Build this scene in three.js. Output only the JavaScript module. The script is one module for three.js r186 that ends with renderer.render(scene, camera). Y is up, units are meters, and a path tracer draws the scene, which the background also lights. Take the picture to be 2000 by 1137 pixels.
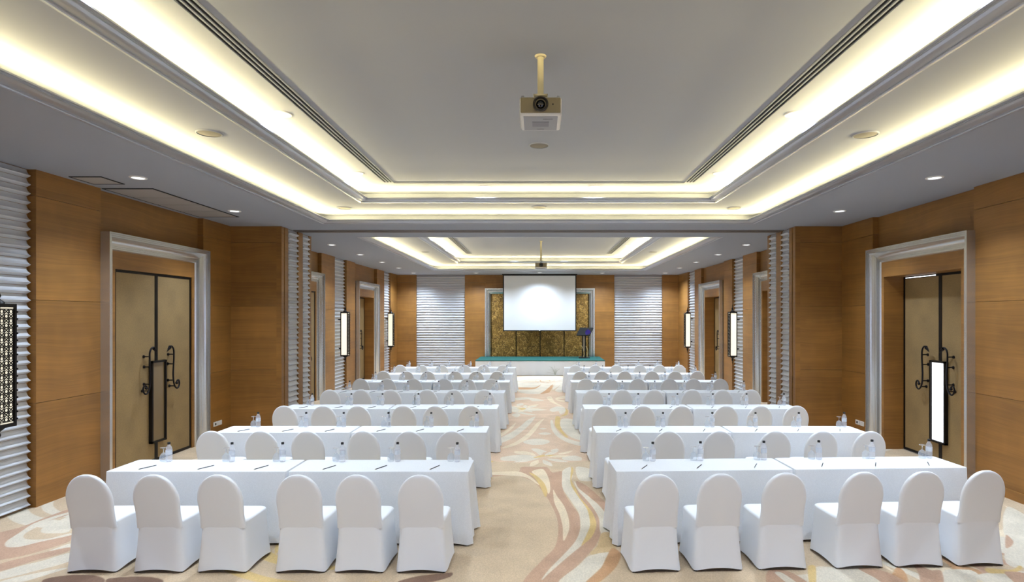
import * as THREE from 'three';
import { mergeGeometries, toCreasedNormals, mergeVertices } from 'three/addons/utils/BufferGeometryUtils.js';
import { RoundedBoxGeometry } from 'three/addons/geometries/RoundedBoxGeometry.js';
import { RectAreaLightUniformsLib } from 'three/addons/lights/RectAreaLightUniformsLib.js';

// ---------------------------------------------------------------- camera, renderer, light levels
const renderer = new THREE.WebGLRenderer({ antialias: true });
renderer.toneMapping = THREE.LinearToneMapping;
renderer.toneMappingExposure = 0.64;
renderer.shadowMap.enabled = true;
const scene = new THREE.Scene();
scene.background = new THREE.Color(0x000000);
RectAreaLightUniformsLib.init();
const F = 1130, IW = 2000, IH = 1137;                        // focal length in pixels of the 2000 x 1137 frame
const camera = new THREE.PerspectiveCamera(2 * Math.atan(IH / 2 / F) * 180 / Math.PI, IW / IH, 0.05, 100);
camera.position.set(0, 2.33, 0);
camera.lookAt(0, 2.33, -10);
camera.setViewOffset(IW, IH, -53, -49.5, IW, IH);            // level camera with a shifted lens
scene.add(camera);
const WARM = new THREE.Color().setRGB(1.0, 0.85, 0.45), COOL = new THREE.Color().setRGB(0.70, 0.83, 1.0), DAY = new THREE.Color().setRGB(0.60, 0.70, 1.0);
const COVE_NITS = 185, SPOT_SOFFIT = 46, SPOT_TRAY = 36, SPOT_BACK = 80, DAY_NITS = 2.3;

// ---------------------------------------------------------------- helpers
function rng(seed) { let a = seed >>> 0; return () => { a = (a + 0x6D2B79F5) | 0; let t = Math.imul(a ^ (a >>> 15), 1 | a); t = (t + Math.imul(t ^ (t >>> 7), 61 | t)) ^ t; return ((t ^ (t >>> 14)) >>> 0) / 4294967296; }; }
const rnd = rng(7);
const taken = new Map();
function numbered(name) { const n = taken.get(name) || 0; taken.set(name, n + 1); return n ? `${name}_${String(n).padStart(3, '0')}` : name; }
function clean(g) { const o = g.index ? g.toNonIndexed() : g; for (const k of Object.keys(o.attributes)) if (!['position', 'normal', 'uv'].includes(k)) o.deleteAttribute(k); o.morphAttributes = {}; return o; }
function metreUV(g, ou = 0, ov = 0) {                        // uv in metres from the side each face looks to
  g = clean(g); const p = g.attributes.position, uv = new Float32Array(p.count * 2);
  const a = new THREE.Vector3(), b = new THREE.Vector3(), c = new THREE.Vector3();
  for (let i = 0; i < p.count; i += 3) {
    a.fromBufferAttribute(p, i); b.fromBufferAttribute(p, i + 1); c.fromBufferAttribute(p, i + 2);
    const n = b.clone().sub(a).cross(c.clone().sub(a)); const x = Math.abs(n.x), y = Math.abs(n.y), z = Math.abs(n.z);
    [a, b, c].forEach((v, k) => { const [s, t] = x >= y && x >= z ? [v.z, v.y] : y >= z ? [v.x, v.z] : [v.x, v.y]; uv[(i + k) * 2] = s + ou; uv[(i + k) * 2 + 1] = t + ov; });
  }
  g.setAttribute('uv', new THREE.BufferAttribute(uv, 2)); return g;
}
function box(x0, x1, y0, y1, z0, z1, ou = 0, ov = 0) { const g = new THREE.BoxGeometry(Math.abs(x1 - x0), Math.abs(y1 - y0), Math.abs(z1 - z0)); g.translate((x0 + x1) / 2, (y0 + y1) / 2, (z0 + z1) / 2); return metreUV(g, ou, ov); }
function cyl(r0, r1, h, x, y, z, seg = 16) { const g = new THREE.CylinderGeometry(r0, r1, h, seg); g.translate(x, y, z); return clean(g); }
function tube(pts, r, seg = 40, rad = 7) { return clean(new THREE.TubeGeometry(new THREE.CatmullRomCurve3(pts.map((p) => new THREE.Vector3(...p))), seg, r, rad, false)); }
function merge(list) { return list.length === 1 ? list[0] : mergeGeometries(list.map(clean)); }
function obj(name, geos, mat, parent = scene) {
  const m = new THREE.Mesh(Array.isArray(geos) ? merge(geos) : geos, mat);
  m.name = parent === scene ? numbered(name) : name; m.castShadow = m.receiveShadow = true; parent.add(m); return m;
}
function tag(o, label, category, group) { o.userData.label = label; o.userData.category = category; if (group) o.userData.group = group; return o; }
function thing(name, label, category, [x, y, z] = [0, 0, 0], turn = 0, group) {
  const o = new THREE.Group(); o.name = numbered(name); o.position.set(x, y, z); o.rotation.y = turn; scene.add(o); return tag(o, label, category, group);
}
function struct(name, label, category) { const o = new THREE.Group(); o.name = name; scene.add(o); tag(o, label, category); o.userData.kind = 'structure'; return o; }
function copyOf(src, pos, turn, label) { const c = src.clone(); c.name = numbered(src.name.replace(/_\d{3}$/, '')); c.position.set(...pos); c.rotation.set(0, turn, 0); c.userData = { ...src.userData, label }; scene.add(c); return c; }
function gridMesh(rows, closed) {                            // rows of equal length -> smooth indexed surface
  const n = rows[0].length, pos = [], idx = []; rows.forEach((r) => r.forEach((p) => pos.push(...p)));
  for (let i = 0; i + 1 < rows.length; i++) for (let j = 0; j < (closed ? n : n - 1); j++) { const a = i * n + j, b = i * n + (j + 1) % n, c = a + n, d = b + n; idx.push(a, c, b, b, c, d); }
  const g = new THREE.BufferGeometry(); g.setAttribute('position', new THREE.Float32BufferAttribute(pos, 3)); g.setIndex(idx); g.computeVertexNormals(); g.setAttribute('uv', new THREE.Float32BufferAttribute(new Float32Array(pos.length / 3 * 2), 2)); return g;
}
function strip(rows, closed, crease = 0.7) { const g = clean(gridMesh(rows, closed)); return metreUV(toCreasedNormals(g, crease)); }
function areaLight(color, nits, w, h, pos, towards) { const l = new THREE.RectAreaLight(color, nits, w, h); l.position.set(...pos); l.lookAt(pos[0] + towards[0], pos[1] + towards[1], pos[2] + towards[2]); scene.add(l); return l; }

// ---------------------------------------------------------------- procedural materials
function hash2(x, y, s) { let h = Math.imul(x, 374761393) ^ Math.imul(y, 668265263) ^ Math.imul(s, 2246822519); h = Math.imul(h ^ (h >>> 13), 1274126177); return ((h ^ (h >>> 16)) >>> 0) / 4294967296; }
function pn(x, y, px, py, s) {                               // value noise that repeats every px, py cells
  const xi = Math.floor(x), yi = Math.floor(y), fx = x - xi, fy = y - yi, u = fx * fx * (3 - 2 * fx), v = fy * fy * (3 - 2 * fy), m = (a, b) => ((a % b) + b) % b;
  const h = (i, j) => hash2(m(xi + i, px), m(yi + j, py), s);
  return (h(0, 0) * (1 - u) + h(1, 0) * u) * (1 - v) + (h(0, 1) * (1 - u) + h(1, 1) * u) * v;
}
function dataTex(w, h, fn, srgb, repeat) {
  const d = new Uint8Array(w * h * 4);
  for (let j = 0; j < h; j++) for (let i = 0; i < w; i++) { const c = fn(i / w, j / h); const k = (j * w + i) * 4; d[k] = c[0]; d[k + 1] = c[1]; d[k + 2] = c[2]; d[k + 3] = 255; }
  const t = new THREE.DataTexture(d, w, h); t.wrapS = t.wrapT = THREE.RepeatWrapping; t.magFilter = THREE.LinearFilter; t.minFilter = THREE.LinearMipmapLinearFilter; t.generateMipmaps = true;
  if (srgb) t.colorSpace = THREE.SRGBColorSpace; if (repeat) t.repeat.set(...repeat); t.needsUpdate = true; return t;
}
const woodTex = dataTex(1024, 1024, (u, v) => {              // crown-less veneer: long level grain with a slow figure
  const warp = (pn(u * 3, v * 4, 3, 4, 1) - 0.5) * 0.05 + (pn(u * 8, v * 6, 8, 6, 2) - 0.5) * 0.012;
  const y = v + warp, fine = pn(u * 6, y * 220, 6, 220, 3), mid = pn(u * 4, y * 60, 4, 60, 4), wide = pn(u * 2, y * 14, 2, 14, 5), band = pn(u * 2, y * 5, 2, 5, 6), fig = pn(u * 26, v * 9, 26, 9, 8);
  const k = 0.80 + 0.07 * (fine - 0.5) + 0.07 * (mid - 0.5) + 0.07 * (wide - 0.5) + 0.09 * (band - 0.5) + 0.05 * (fig - 0.5);
  return [Math.min(255, 180 * k), Math.min(255, 124 * (k * 1.02 - 0.01)), Math.min(255, 56 * (k * 1.08 - 0.05))];
}, true, [1 / 2.6, 1 / 1.7]);
const woodMat = new THREE.MeshPhysicalMaterial({ map: woodTex, roughness: 0.48, clearcoat: 0.12, clearcoatRoughness: 0.35 });
const woodDark = new THREE.MeshStandardMaterial({ color: 0x5f3a20, map: woodTex, roughness: 0.5 });
const silver = new THREE.MeshStandardMaterial({ color: new THREE.Color().setRGB(0.66, 0.66, 0.65), metalness: 0.85, roughness: 0.25 });
const slatMat = new THREE.MeshStandardMaterial({ color: new THREE.Color().setRGB(0.64, 0.65, 0.68), metalness: 0.25, roughness: 0.4 });
const corniceMat = new THREE.MeshStandardMaterial({ color: new THREE.Color().setRGB(0.44, 0.46, 0.52), metalness: 0.6, roughness: 0.33 });
const plaster = new THREE.MeshStandardMaterial({ color: new THREE.Color().setRGB(0.325, 0.34, 0.38), roughness: 0.92 });
const coveWhite = plaster;
const darkMetal = new THREE.MeshStandardMaterial({ color: 0x17120f, metalness: 0.5, roughness: 0.45 });
const bronze = new THREE.MeshStandardMaterial({ color: 0x1e1a1d, metalness: 0.7, roughness: 0.42 });
const black = new THREE.MeshStandardMaterial({ color: 0x0b0b0c, roughness: 0.6 });
const slotDark = new THREE.MeshStandardMaterial({ color: 0x15130f, roughness: 0.9 });
const whitePlastic = new THREE.MeshStandardMaterial({ color: 0xe8e6e0, roughness: 0.45 });
const ivory = new THREE.MeshStandardMaterial({ color: 0xc9bd98, roughness: 0.5 });
const greyPlastic = new THREE.MeshStandardMaterial({ color: 0x9a9ba0, roughness: 0.5 });
const weave = dataTex(256, 256, (u, v) => { const n = 0.95 + 0.05 * pn(u * 128, v * 128, 128, 128, 9); return [255 * n, 255 * n, 255 * n]; }, true, [2.5, 2.5]);
const linen = new THREE.MeshPhysicalMaterial({ color: new THREE.Color().setRGB(0.86, 0.87, 0.89), map: weave, roughness: 0.9, sheen: 0.2, sheenRoughness: 0.6 });
const spandex = new THREE.MeshPhysicalMaterial({ color: new THREE.Color().setRGB(0.84, 0.85, 0.87), roughness: 0.75, sheen: 0.2, sheenRoughness: 0.5 });
const leafTan = new THREE.MeshStandardMaterial({ map: dataTex(256, 256, (u, v) => { const n = 0.94 + 0.08 * (pn(u * 128, v * 128, 128, 128, 12) - 0.5) + 0.10 * (pn(u * 5, v * 7, 5, 7, 13) - 0.5); return [150 * n, 124 * n, 82 * n]; }, true, [1, 1]), roughness: 0.7 });
const glassThin = new THREE.MeshPhysicalMaterial({ color: 0xf4f7fa, transmission: 0.8, thickness: 0, roughness: 0.06, ior: 1.5 });
const waterMat = new THREE.MeshPhysicalMaterial({ color: 0xfbfcff, transmission: 0.76, thickness: 0, roughness: 0.1, ior: 1.4 });
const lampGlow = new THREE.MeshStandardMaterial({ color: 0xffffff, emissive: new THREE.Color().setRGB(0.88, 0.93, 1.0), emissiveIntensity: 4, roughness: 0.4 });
const tubeGlow = new THREE.MeshStandardMaterial({ color: 0xffffff, emissive: WARM, emissiveIntensity: 70 });
const sconceGlow = new THREE.MeshStandardMaterial({ color: 0xfff6e0, emissive: new THREE.Color().setRGB(1.0, 0.92, 0.72), emissiveIntensity: 1.05, roughness: 0.5 });
const litGlass = new THREE.MeshStandardMaterial({ color: 0xffffff, emissive: new THREE.Color().setRGB(0.9, 0.92, 1.0), emissiveIntensity: 1.7, roughness: 0.2 });

// ---------------------------------------------------------------- measures of the room (Z is the distance in front of the camera)
const YC = 4.12, XL = 6.13, XR = 6.02, ZB = 25, ZF = -0.7;
const ordinal = ['', 'first', 'second', 'third', 'fourth', 'fifth', 'sixth', 'seventh', 'eighth'];

// ---------------------------------------------------------------- floor: one woven carpet
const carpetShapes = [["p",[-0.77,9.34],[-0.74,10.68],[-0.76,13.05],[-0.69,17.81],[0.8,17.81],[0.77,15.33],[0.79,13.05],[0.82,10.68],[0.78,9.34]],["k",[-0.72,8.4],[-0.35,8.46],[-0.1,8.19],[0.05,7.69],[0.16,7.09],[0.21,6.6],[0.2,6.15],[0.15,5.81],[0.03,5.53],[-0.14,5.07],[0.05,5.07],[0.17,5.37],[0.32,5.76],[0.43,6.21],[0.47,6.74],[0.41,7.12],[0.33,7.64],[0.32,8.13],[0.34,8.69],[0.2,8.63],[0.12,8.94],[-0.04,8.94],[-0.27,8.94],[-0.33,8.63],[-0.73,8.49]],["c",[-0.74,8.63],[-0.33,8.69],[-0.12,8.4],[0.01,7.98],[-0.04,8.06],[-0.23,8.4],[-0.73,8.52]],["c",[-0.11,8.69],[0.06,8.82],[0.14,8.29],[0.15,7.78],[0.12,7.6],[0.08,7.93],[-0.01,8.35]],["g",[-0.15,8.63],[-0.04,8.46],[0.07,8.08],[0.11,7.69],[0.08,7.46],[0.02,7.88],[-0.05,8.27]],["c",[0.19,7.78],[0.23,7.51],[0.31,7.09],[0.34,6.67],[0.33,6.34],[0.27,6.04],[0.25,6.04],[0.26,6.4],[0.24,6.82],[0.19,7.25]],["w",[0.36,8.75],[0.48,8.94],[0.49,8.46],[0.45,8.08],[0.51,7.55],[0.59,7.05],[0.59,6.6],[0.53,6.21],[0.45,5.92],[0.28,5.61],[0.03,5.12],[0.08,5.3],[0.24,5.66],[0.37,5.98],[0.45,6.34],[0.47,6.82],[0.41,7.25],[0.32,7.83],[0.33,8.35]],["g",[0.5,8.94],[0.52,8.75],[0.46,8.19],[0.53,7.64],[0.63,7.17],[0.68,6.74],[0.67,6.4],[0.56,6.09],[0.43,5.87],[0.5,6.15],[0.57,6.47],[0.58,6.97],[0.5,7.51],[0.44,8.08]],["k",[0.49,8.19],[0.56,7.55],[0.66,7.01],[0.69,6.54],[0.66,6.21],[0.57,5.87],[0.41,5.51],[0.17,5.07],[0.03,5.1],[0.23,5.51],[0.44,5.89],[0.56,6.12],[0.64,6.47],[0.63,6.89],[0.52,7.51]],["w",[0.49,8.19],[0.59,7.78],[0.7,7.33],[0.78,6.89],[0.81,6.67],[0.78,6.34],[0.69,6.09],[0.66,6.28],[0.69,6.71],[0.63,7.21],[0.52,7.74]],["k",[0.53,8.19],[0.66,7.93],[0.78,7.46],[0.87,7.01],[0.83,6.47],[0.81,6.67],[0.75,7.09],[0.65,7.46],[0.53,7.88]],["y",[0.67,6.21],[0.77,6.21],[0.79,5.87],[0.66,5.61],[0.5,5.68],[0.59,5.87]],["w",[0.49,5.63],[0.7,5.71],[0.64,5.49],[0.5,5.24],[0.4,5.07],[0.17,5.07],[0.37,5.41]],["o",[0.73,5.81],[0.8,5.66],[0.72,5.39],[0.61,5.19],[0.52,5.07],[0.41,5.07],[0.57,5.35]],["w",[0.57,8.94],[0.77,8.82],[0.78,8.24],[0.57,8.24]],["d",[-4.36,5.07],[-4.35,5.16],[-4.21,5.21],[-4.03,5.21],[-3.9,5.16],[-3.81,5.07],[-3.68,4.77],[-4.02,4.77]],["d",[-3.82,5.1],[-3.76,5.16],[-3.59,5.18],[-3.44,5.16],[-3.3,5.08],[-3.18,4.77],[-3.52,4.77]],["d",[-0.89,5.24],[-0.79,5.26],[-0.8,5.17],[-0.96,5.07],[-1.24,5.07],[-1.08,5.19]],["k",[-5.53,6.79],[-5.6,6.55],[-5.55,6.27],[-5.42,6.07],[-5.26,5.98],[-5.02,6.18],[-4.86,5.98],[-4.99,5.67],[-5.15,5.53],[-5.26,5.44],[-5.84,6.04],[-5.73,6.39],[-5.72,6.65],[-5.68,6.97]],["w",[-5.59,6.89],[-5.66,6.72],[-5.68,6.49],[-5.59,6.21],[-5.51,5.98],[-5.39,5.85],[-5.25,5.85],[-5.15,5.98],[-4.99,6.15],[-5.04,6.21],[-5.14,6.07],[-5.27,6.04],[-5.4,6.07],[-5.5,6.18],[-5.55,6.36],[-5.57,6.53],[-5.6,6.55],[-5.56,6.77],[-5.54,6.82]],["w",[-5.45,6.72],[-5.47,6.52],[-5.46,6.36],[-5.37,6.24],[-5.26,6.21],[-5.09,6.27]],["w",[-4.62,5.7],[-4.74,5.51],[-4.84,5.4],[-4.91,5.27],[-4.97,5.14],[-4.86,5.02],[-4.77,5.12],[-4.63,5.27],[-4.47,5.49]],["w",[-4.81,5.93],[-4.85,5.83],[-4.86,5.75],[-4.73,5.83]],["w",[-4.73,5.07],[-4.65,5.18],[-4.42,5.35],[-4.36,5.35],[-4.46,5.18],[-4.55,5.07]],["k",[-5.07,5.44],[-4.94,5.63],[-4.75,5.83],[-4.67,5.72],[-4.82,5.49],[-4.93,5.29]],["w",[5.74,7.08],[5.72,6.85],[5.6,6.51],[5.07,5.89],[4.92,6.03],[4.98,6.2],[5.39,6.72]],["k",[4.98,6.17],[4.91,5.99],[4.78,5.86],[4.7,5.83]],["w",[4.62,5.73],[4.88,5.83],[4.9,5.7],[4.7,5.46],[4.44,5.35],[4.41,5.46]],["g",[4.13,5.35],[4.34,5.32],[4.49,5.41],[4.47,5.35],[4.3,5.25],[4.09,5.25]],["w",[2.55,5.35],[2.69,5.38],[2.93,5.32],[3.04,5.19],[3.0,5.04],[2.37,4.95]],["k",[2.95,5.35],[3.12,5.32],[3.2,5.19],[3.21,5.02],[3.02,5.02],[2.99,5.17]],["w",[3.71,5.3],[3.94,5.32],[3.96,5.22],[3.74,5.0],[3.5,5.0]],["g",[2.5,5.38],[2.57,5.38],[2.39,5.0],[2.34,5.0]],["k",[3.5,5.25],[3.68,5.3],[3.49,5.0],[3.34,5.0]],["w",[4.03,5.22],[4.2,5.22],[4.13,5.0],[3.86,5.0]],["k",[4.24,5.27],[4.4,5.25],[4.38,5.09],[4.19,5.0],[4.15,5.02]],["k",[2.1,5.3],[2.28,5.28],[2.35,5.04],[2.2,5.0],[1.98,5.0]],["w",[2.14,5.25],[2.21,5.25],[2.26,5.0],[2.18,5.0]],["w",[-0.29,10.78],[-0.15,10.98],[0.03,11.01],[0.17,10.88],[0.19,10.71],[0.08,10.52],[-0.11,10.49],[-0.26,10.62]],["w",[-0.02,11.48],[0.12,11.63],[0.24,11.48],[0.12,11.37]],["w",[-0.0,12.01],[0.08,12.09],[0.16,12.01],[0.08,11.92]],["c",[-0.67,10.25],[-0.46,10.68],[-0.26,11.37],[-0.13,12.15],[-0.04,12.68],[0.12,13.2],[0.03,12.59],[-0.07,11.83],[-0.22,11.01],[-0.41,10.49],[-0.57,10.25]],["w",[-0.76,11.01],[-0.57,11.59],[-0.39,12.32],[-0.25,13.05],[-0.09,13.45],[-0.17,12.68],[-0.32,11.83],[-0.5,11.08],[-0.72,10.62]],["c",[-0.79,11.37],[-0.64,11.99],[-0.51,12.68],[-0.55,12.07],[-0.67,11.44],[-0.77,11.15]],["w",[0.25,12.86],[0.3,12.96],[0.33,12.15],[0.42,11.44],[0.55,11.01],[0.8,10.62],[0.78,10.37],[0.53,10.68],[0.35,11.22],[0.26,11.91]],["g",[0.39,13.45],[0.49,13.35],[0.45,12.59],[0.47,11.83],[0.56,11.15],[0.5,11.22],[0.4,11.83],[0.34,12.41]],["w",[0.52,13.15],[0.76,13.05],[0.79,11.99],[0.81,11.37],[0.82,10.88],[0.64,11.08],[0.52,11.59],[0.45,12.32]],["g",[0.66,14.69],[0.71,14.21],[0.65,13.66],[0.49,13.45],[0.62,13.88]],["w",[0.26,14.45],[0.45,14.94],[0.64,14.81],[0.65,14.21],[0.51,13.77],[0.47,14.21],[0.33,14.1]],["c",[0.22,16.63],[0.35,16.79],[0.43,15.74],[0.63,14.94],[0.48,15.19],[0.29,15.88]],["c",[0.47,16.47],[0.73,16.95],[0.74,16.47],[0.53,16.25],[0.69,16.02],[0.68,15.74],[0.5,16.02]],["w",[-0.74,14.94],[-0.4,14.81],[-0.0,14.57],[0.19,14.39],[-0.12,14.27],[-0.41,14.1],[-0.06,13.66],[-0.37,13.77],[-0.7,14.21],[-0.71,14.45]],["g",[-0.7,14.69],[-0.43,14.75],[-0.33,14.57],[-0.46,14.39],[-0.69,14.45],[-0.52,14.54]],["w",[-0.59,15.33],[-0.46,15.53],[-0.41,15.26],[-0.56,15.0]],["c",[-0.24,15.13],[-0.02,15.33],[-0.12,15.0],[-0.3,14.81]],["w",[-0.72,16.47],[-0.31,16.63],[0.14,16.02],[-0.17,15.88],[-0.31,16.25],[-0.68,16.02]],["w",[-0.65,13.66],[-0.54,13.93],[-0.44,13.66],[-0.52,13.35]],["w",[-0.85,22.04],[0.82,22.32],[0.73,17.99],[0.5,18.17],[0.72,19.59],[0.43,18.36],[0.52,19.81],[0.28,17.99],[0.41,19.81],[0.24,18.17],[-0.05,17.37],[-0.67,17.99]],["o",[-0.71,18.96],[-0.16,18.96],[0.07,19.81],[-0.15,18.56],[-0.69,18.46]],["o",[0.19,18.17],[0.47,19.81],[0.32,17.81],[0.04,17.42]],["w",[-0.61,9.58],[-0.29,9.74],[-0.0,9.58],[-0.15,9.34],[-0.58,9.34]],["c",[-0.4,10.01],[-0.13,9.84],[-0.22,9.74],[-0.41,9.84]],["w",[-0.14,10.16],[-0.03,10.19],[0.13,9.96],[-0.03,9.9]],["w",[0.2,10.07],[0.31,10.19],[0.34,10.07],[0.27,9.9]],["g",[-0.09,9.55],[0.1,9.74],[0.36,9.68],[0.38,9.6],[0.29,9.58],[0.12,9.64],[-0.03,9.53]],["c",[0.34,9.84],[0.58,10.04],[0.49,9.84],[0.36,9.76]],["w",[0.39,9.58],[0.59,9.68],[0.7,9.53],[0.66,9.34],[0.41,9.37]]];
{
  const W = 2048, H = 2048, x0 = -7, wX = 14, z0 = -0.9, wZ = 26.1, cv = document.createElement('canvas'); cv.width = W; cv.height = H;
  const c = cv.getContext('2d'), r = rng(21), PX = (x) => (x - x0) / wX * W, PY = (z) => (z - z0) / wZ * H;
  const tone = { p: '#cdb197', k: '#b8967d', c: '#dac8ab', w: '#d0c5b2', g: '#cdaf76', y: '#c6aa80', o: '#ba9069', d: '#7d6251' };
  c.fillStyle = '#c4ad90'; c.fillRect(0, 0, W, H);
  const blob = (col, pts) => { const q = pts.map(([x, z]) => new THREE.Vector2(PX(x), PY(z))), n = q.length; c.fillStyle = col; c.beginPath(); c.moveTo(q[0].x, q[0].y); for (let i = 0; i < n; i++) { const [p, a, e, f] = [q[(i + n - 1) % n], q[i], q[(i + 1) % n], q[(i + 2) % n]]; c.bezierCurveTo(a.x + (e.x - p.x) / 7, a.y + (e.y - p.y) / 7, e.x - (f.x - a.x) / 7, e.y - (f.y - a.y) / 7, e.x, e.y); } c.closePath(); c.fill(); };
  const ribbon = (col, cx, cz, rad, a0, a1, w) => { const A = [], B = []; for (let i = 0; i <= 16; i++) { const t = i / 16, a = a0 + (a1 - a0) * t, h = w * Math.sin(Math.PI * t) ** 0.6 / 2, rr = rad * (1 + 0.25 * t); A.push([cx + (rr + h) * Math.cos(a), cz + (rr + h) * Math.sin(a)]); B.unshift([cx + (rr - h) * Math.cos(a), cz + (rr - h) * Math.sin(a)]); } blob(col, A.concat(B)); };
  for (const [lo, hi] of [[-6.3, -0.9], [0.95, 6.2]]) for (let k = 0; k < 34; k++) {   // the scrolls go on under the tables and along the walls
    const cx = lo + (hi - lo) * r(), cz = 0.5 + 23 * r(), a = r() * 6.3;
    for (let j = 0; j < 4; j++) ribbon([tone.k, tone.w, tone.c, tone.g, tone.o][Math.floor(r() * 4.6)], cx, cz, 0.45 + 0.3 * j, a, a + 1.6 + 1.8 * r(), 0.10 + 0.16 * r());
    if (r() < 0.3) { const e = 0.25 + 0.2 * r(); blob(tone.w, Array.from({ length: 10 }, (_, i) => [cx + e * Math.cos(i * 0.628), cz + e * Math.sin(i * 0.628)])); }
  }
  blob('#c4ad90', [[-0.95, 4.3], [-0.2, 4.4], [0.3, 5.6], [0.25, 7.2], [-0.2, 8.3], [-0.9, 8.6], [-1.4, 7], [-1.4, 5]]);
  for (const [k, ...pts] of carpetShapes) blob(tone[k], pts);
  for (let j = 0; j < 5; j++) { ribbon([tone.k, tone.p, tone.g, tone.k, tone.o][j], -0.15, 21.6, 0.28 + 0.2 * j, -2.9, -0.2, 0.07); ribbon([tone.p, tone.k, tone.c, tone.o, tone.p][j], 0.75, 21.0, 0.2 + 0.16 * j, -3.4, -1.7, 0.06); }
  for (let j = 0; j < 9; j++) { const a = j * 0.698 + 0.2; for (const [cx, cz] of [[0.02, 9.55], [-0.35, 14.6]]) blob(j % 3 ? tone.w : tone.c, [[cx + 0.12 * Math.cos(a), cz + 0.16 * Math.sin(a)], [cx + 0.3 * Math.cos(a - 0.2), cz + 0.4 * Math.sin(a - 0.2)], [cx + 0.5 * Math.cos(a), cz + 0.6 * Math.sin(a)], [cx + 0.3 * Math.cos(a + 0.2), cz + 0.4 * Math.sin(a + 0.2)]]); }
  const im = c.getImageData(0, 0, W, H), d = im.data;
  for (let j = 0; j < H; j++) for (let i = 0; i < W; i++) { const k = (j * W + i) * 4, n = 1 + 0.10 * (hash2(i, j, 5) - 0.5) + 0.07 * (pn(i / 26, j / 14, 999, 999, 6) - 0.5) + 0.06 * (pn(i / 110, j / 60, 999, 999, 7) - 0.5); d[k] *= n; d[k + 1] *= n; d[k + 2] *= n; }
  c.putImageData(im, 0, 0);
  const t = new THREE.CanvasTexture(cv); t.colorSpace = THREE.SRGBColorSpace; t.flipY = false; t.wrapS = t.wrapT = THREE.ClampToEdgeWrapping;
  const pile = dataTex(256, 256, (u, v) => { const n = 255 * pn(u * 128, v * 128, 128, 128, 31); return [n, n, n]; }, false, [30, 56]);
  const g = clean(new THREE.BoxGeometry(wX, 0.1, wZ)); g.translate(x0 + wX / 2, -0.05, -(z0 + wZ / 2));
  const p = g.attributes.position, uv = new Float32Array(p.count * 2); for (let i = 0; i < p.count; i++) { uv[2 * i] = (p.getX(i) - x0) / wX; uv[2 * i + 1] = (-p.getZ(i) - z0) / wZ; } g.setAttribute('uv', new THREE.BufferAttribute(uv, 2));
  const f = obj('floor', g, new THREE.MeshStandardMaterial({ map: t, bumpMap: pile, bumpScale: 0.003, roughness: 0.95 })); f.userData.kind = 'structure'; tag(f, 'beige carpet with cream, pink and gold scrolls', 'floor');
}

// ---------------------------------------------------------------- ceiling: soffit, two stepped trays with hidden warm light
const trays = [{ x0: -4.15, x1: 4.12, z0: 1.6, z1: 11.14 }, { x0: -4.08, x1: 4.12, z0: 13.05, z1: 22.6 }];
const inset = (t, a) => ({ x0: t.x0 + a, x1: t.x1 - a, z0: t.z0 + a, z1: t.z1 - a });
const slabBox = (x0, x1, y0, y1, za, zb) => box(x0, x1, y0, y1, -zb, -za);
const ring = (o, i, y0, y1) => [slabBox(o.x0, i.x0, y0, y1, o.z0, o.z1), slabBox(i.x1, o.x1, y0, y1, o.z0, o.z1), slabBox(i.x0, i.x1, y0, y1, o.z0, i.z0), slabBox(i.x0, i.x1, y0, y1, i.z1, o.z1)];
const ceiling = struct('ceiling', 'grey white plaster ceiling with two stepped trays', 'ceiling');
{
  const [a, b] = trays, X0 = -7.1, X1 = 7.1, y0 = YC, y1 = YC + 0.03;
  obj('soffit', [slabBox(X0, X1, y0, y1, ZF - 0.2, a.z0), slabBox(X0, a.x0, y0, y1, a.z0, a.z1), slabBox(a.x1, X1, y0, y1, a.z0, a.z1), slabBox(X0, X1, y0, y1, a.z1, b.z0), slabBox(X0, b.x0, y0, y1, b.z0, b.z1), slabBox(b.x1, X1, y0, y1, b.z0, b.z1), slabBox(X0, X1, y0, y1, b.z1, ZB + 0.4)], plaster, ceiling);
  for (const t of trays) {
    obj('tray_step', [...ring(inset(t, -0.33), inset(t, 1.05), YC + 0.2, YC + 0.23), ...ring(inset(t, -0.33), inset(t, -0.3), YC + 0.03, YC + 0.2)], coveWhite, ceiling);
    const u = inset(t, 0.72); obj('tray_top', [slabBox(u.x0, u.x1, YC + 0.41, YC + 0.44, u.z0, u.z1), ...ring(u, inset(t, 0.75), YC + 0.23, YC + 0.41)], coveWhite, ceiling);
  }
}
let trimNo = 0;
const corniceProfile = [[-0.035, -0.0005], [-0.03, -0.008], [-0.006, -0.009], [0.0, -0.003], [0.012, -0.003], [0.012, 0.006], [0.03, 0.006], [0.06, 0.010], [0.09, 0.018], [0.112, 0.030], [0.112, 0.037], [0.126, 0.037], [0.126, 0.044], [0.15, 0.044], [0.15, 0.056], [0.14, 0.056], [0.12, 0.047], [0.0, 0.034], [-0.035, 0.0305]];
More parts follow.
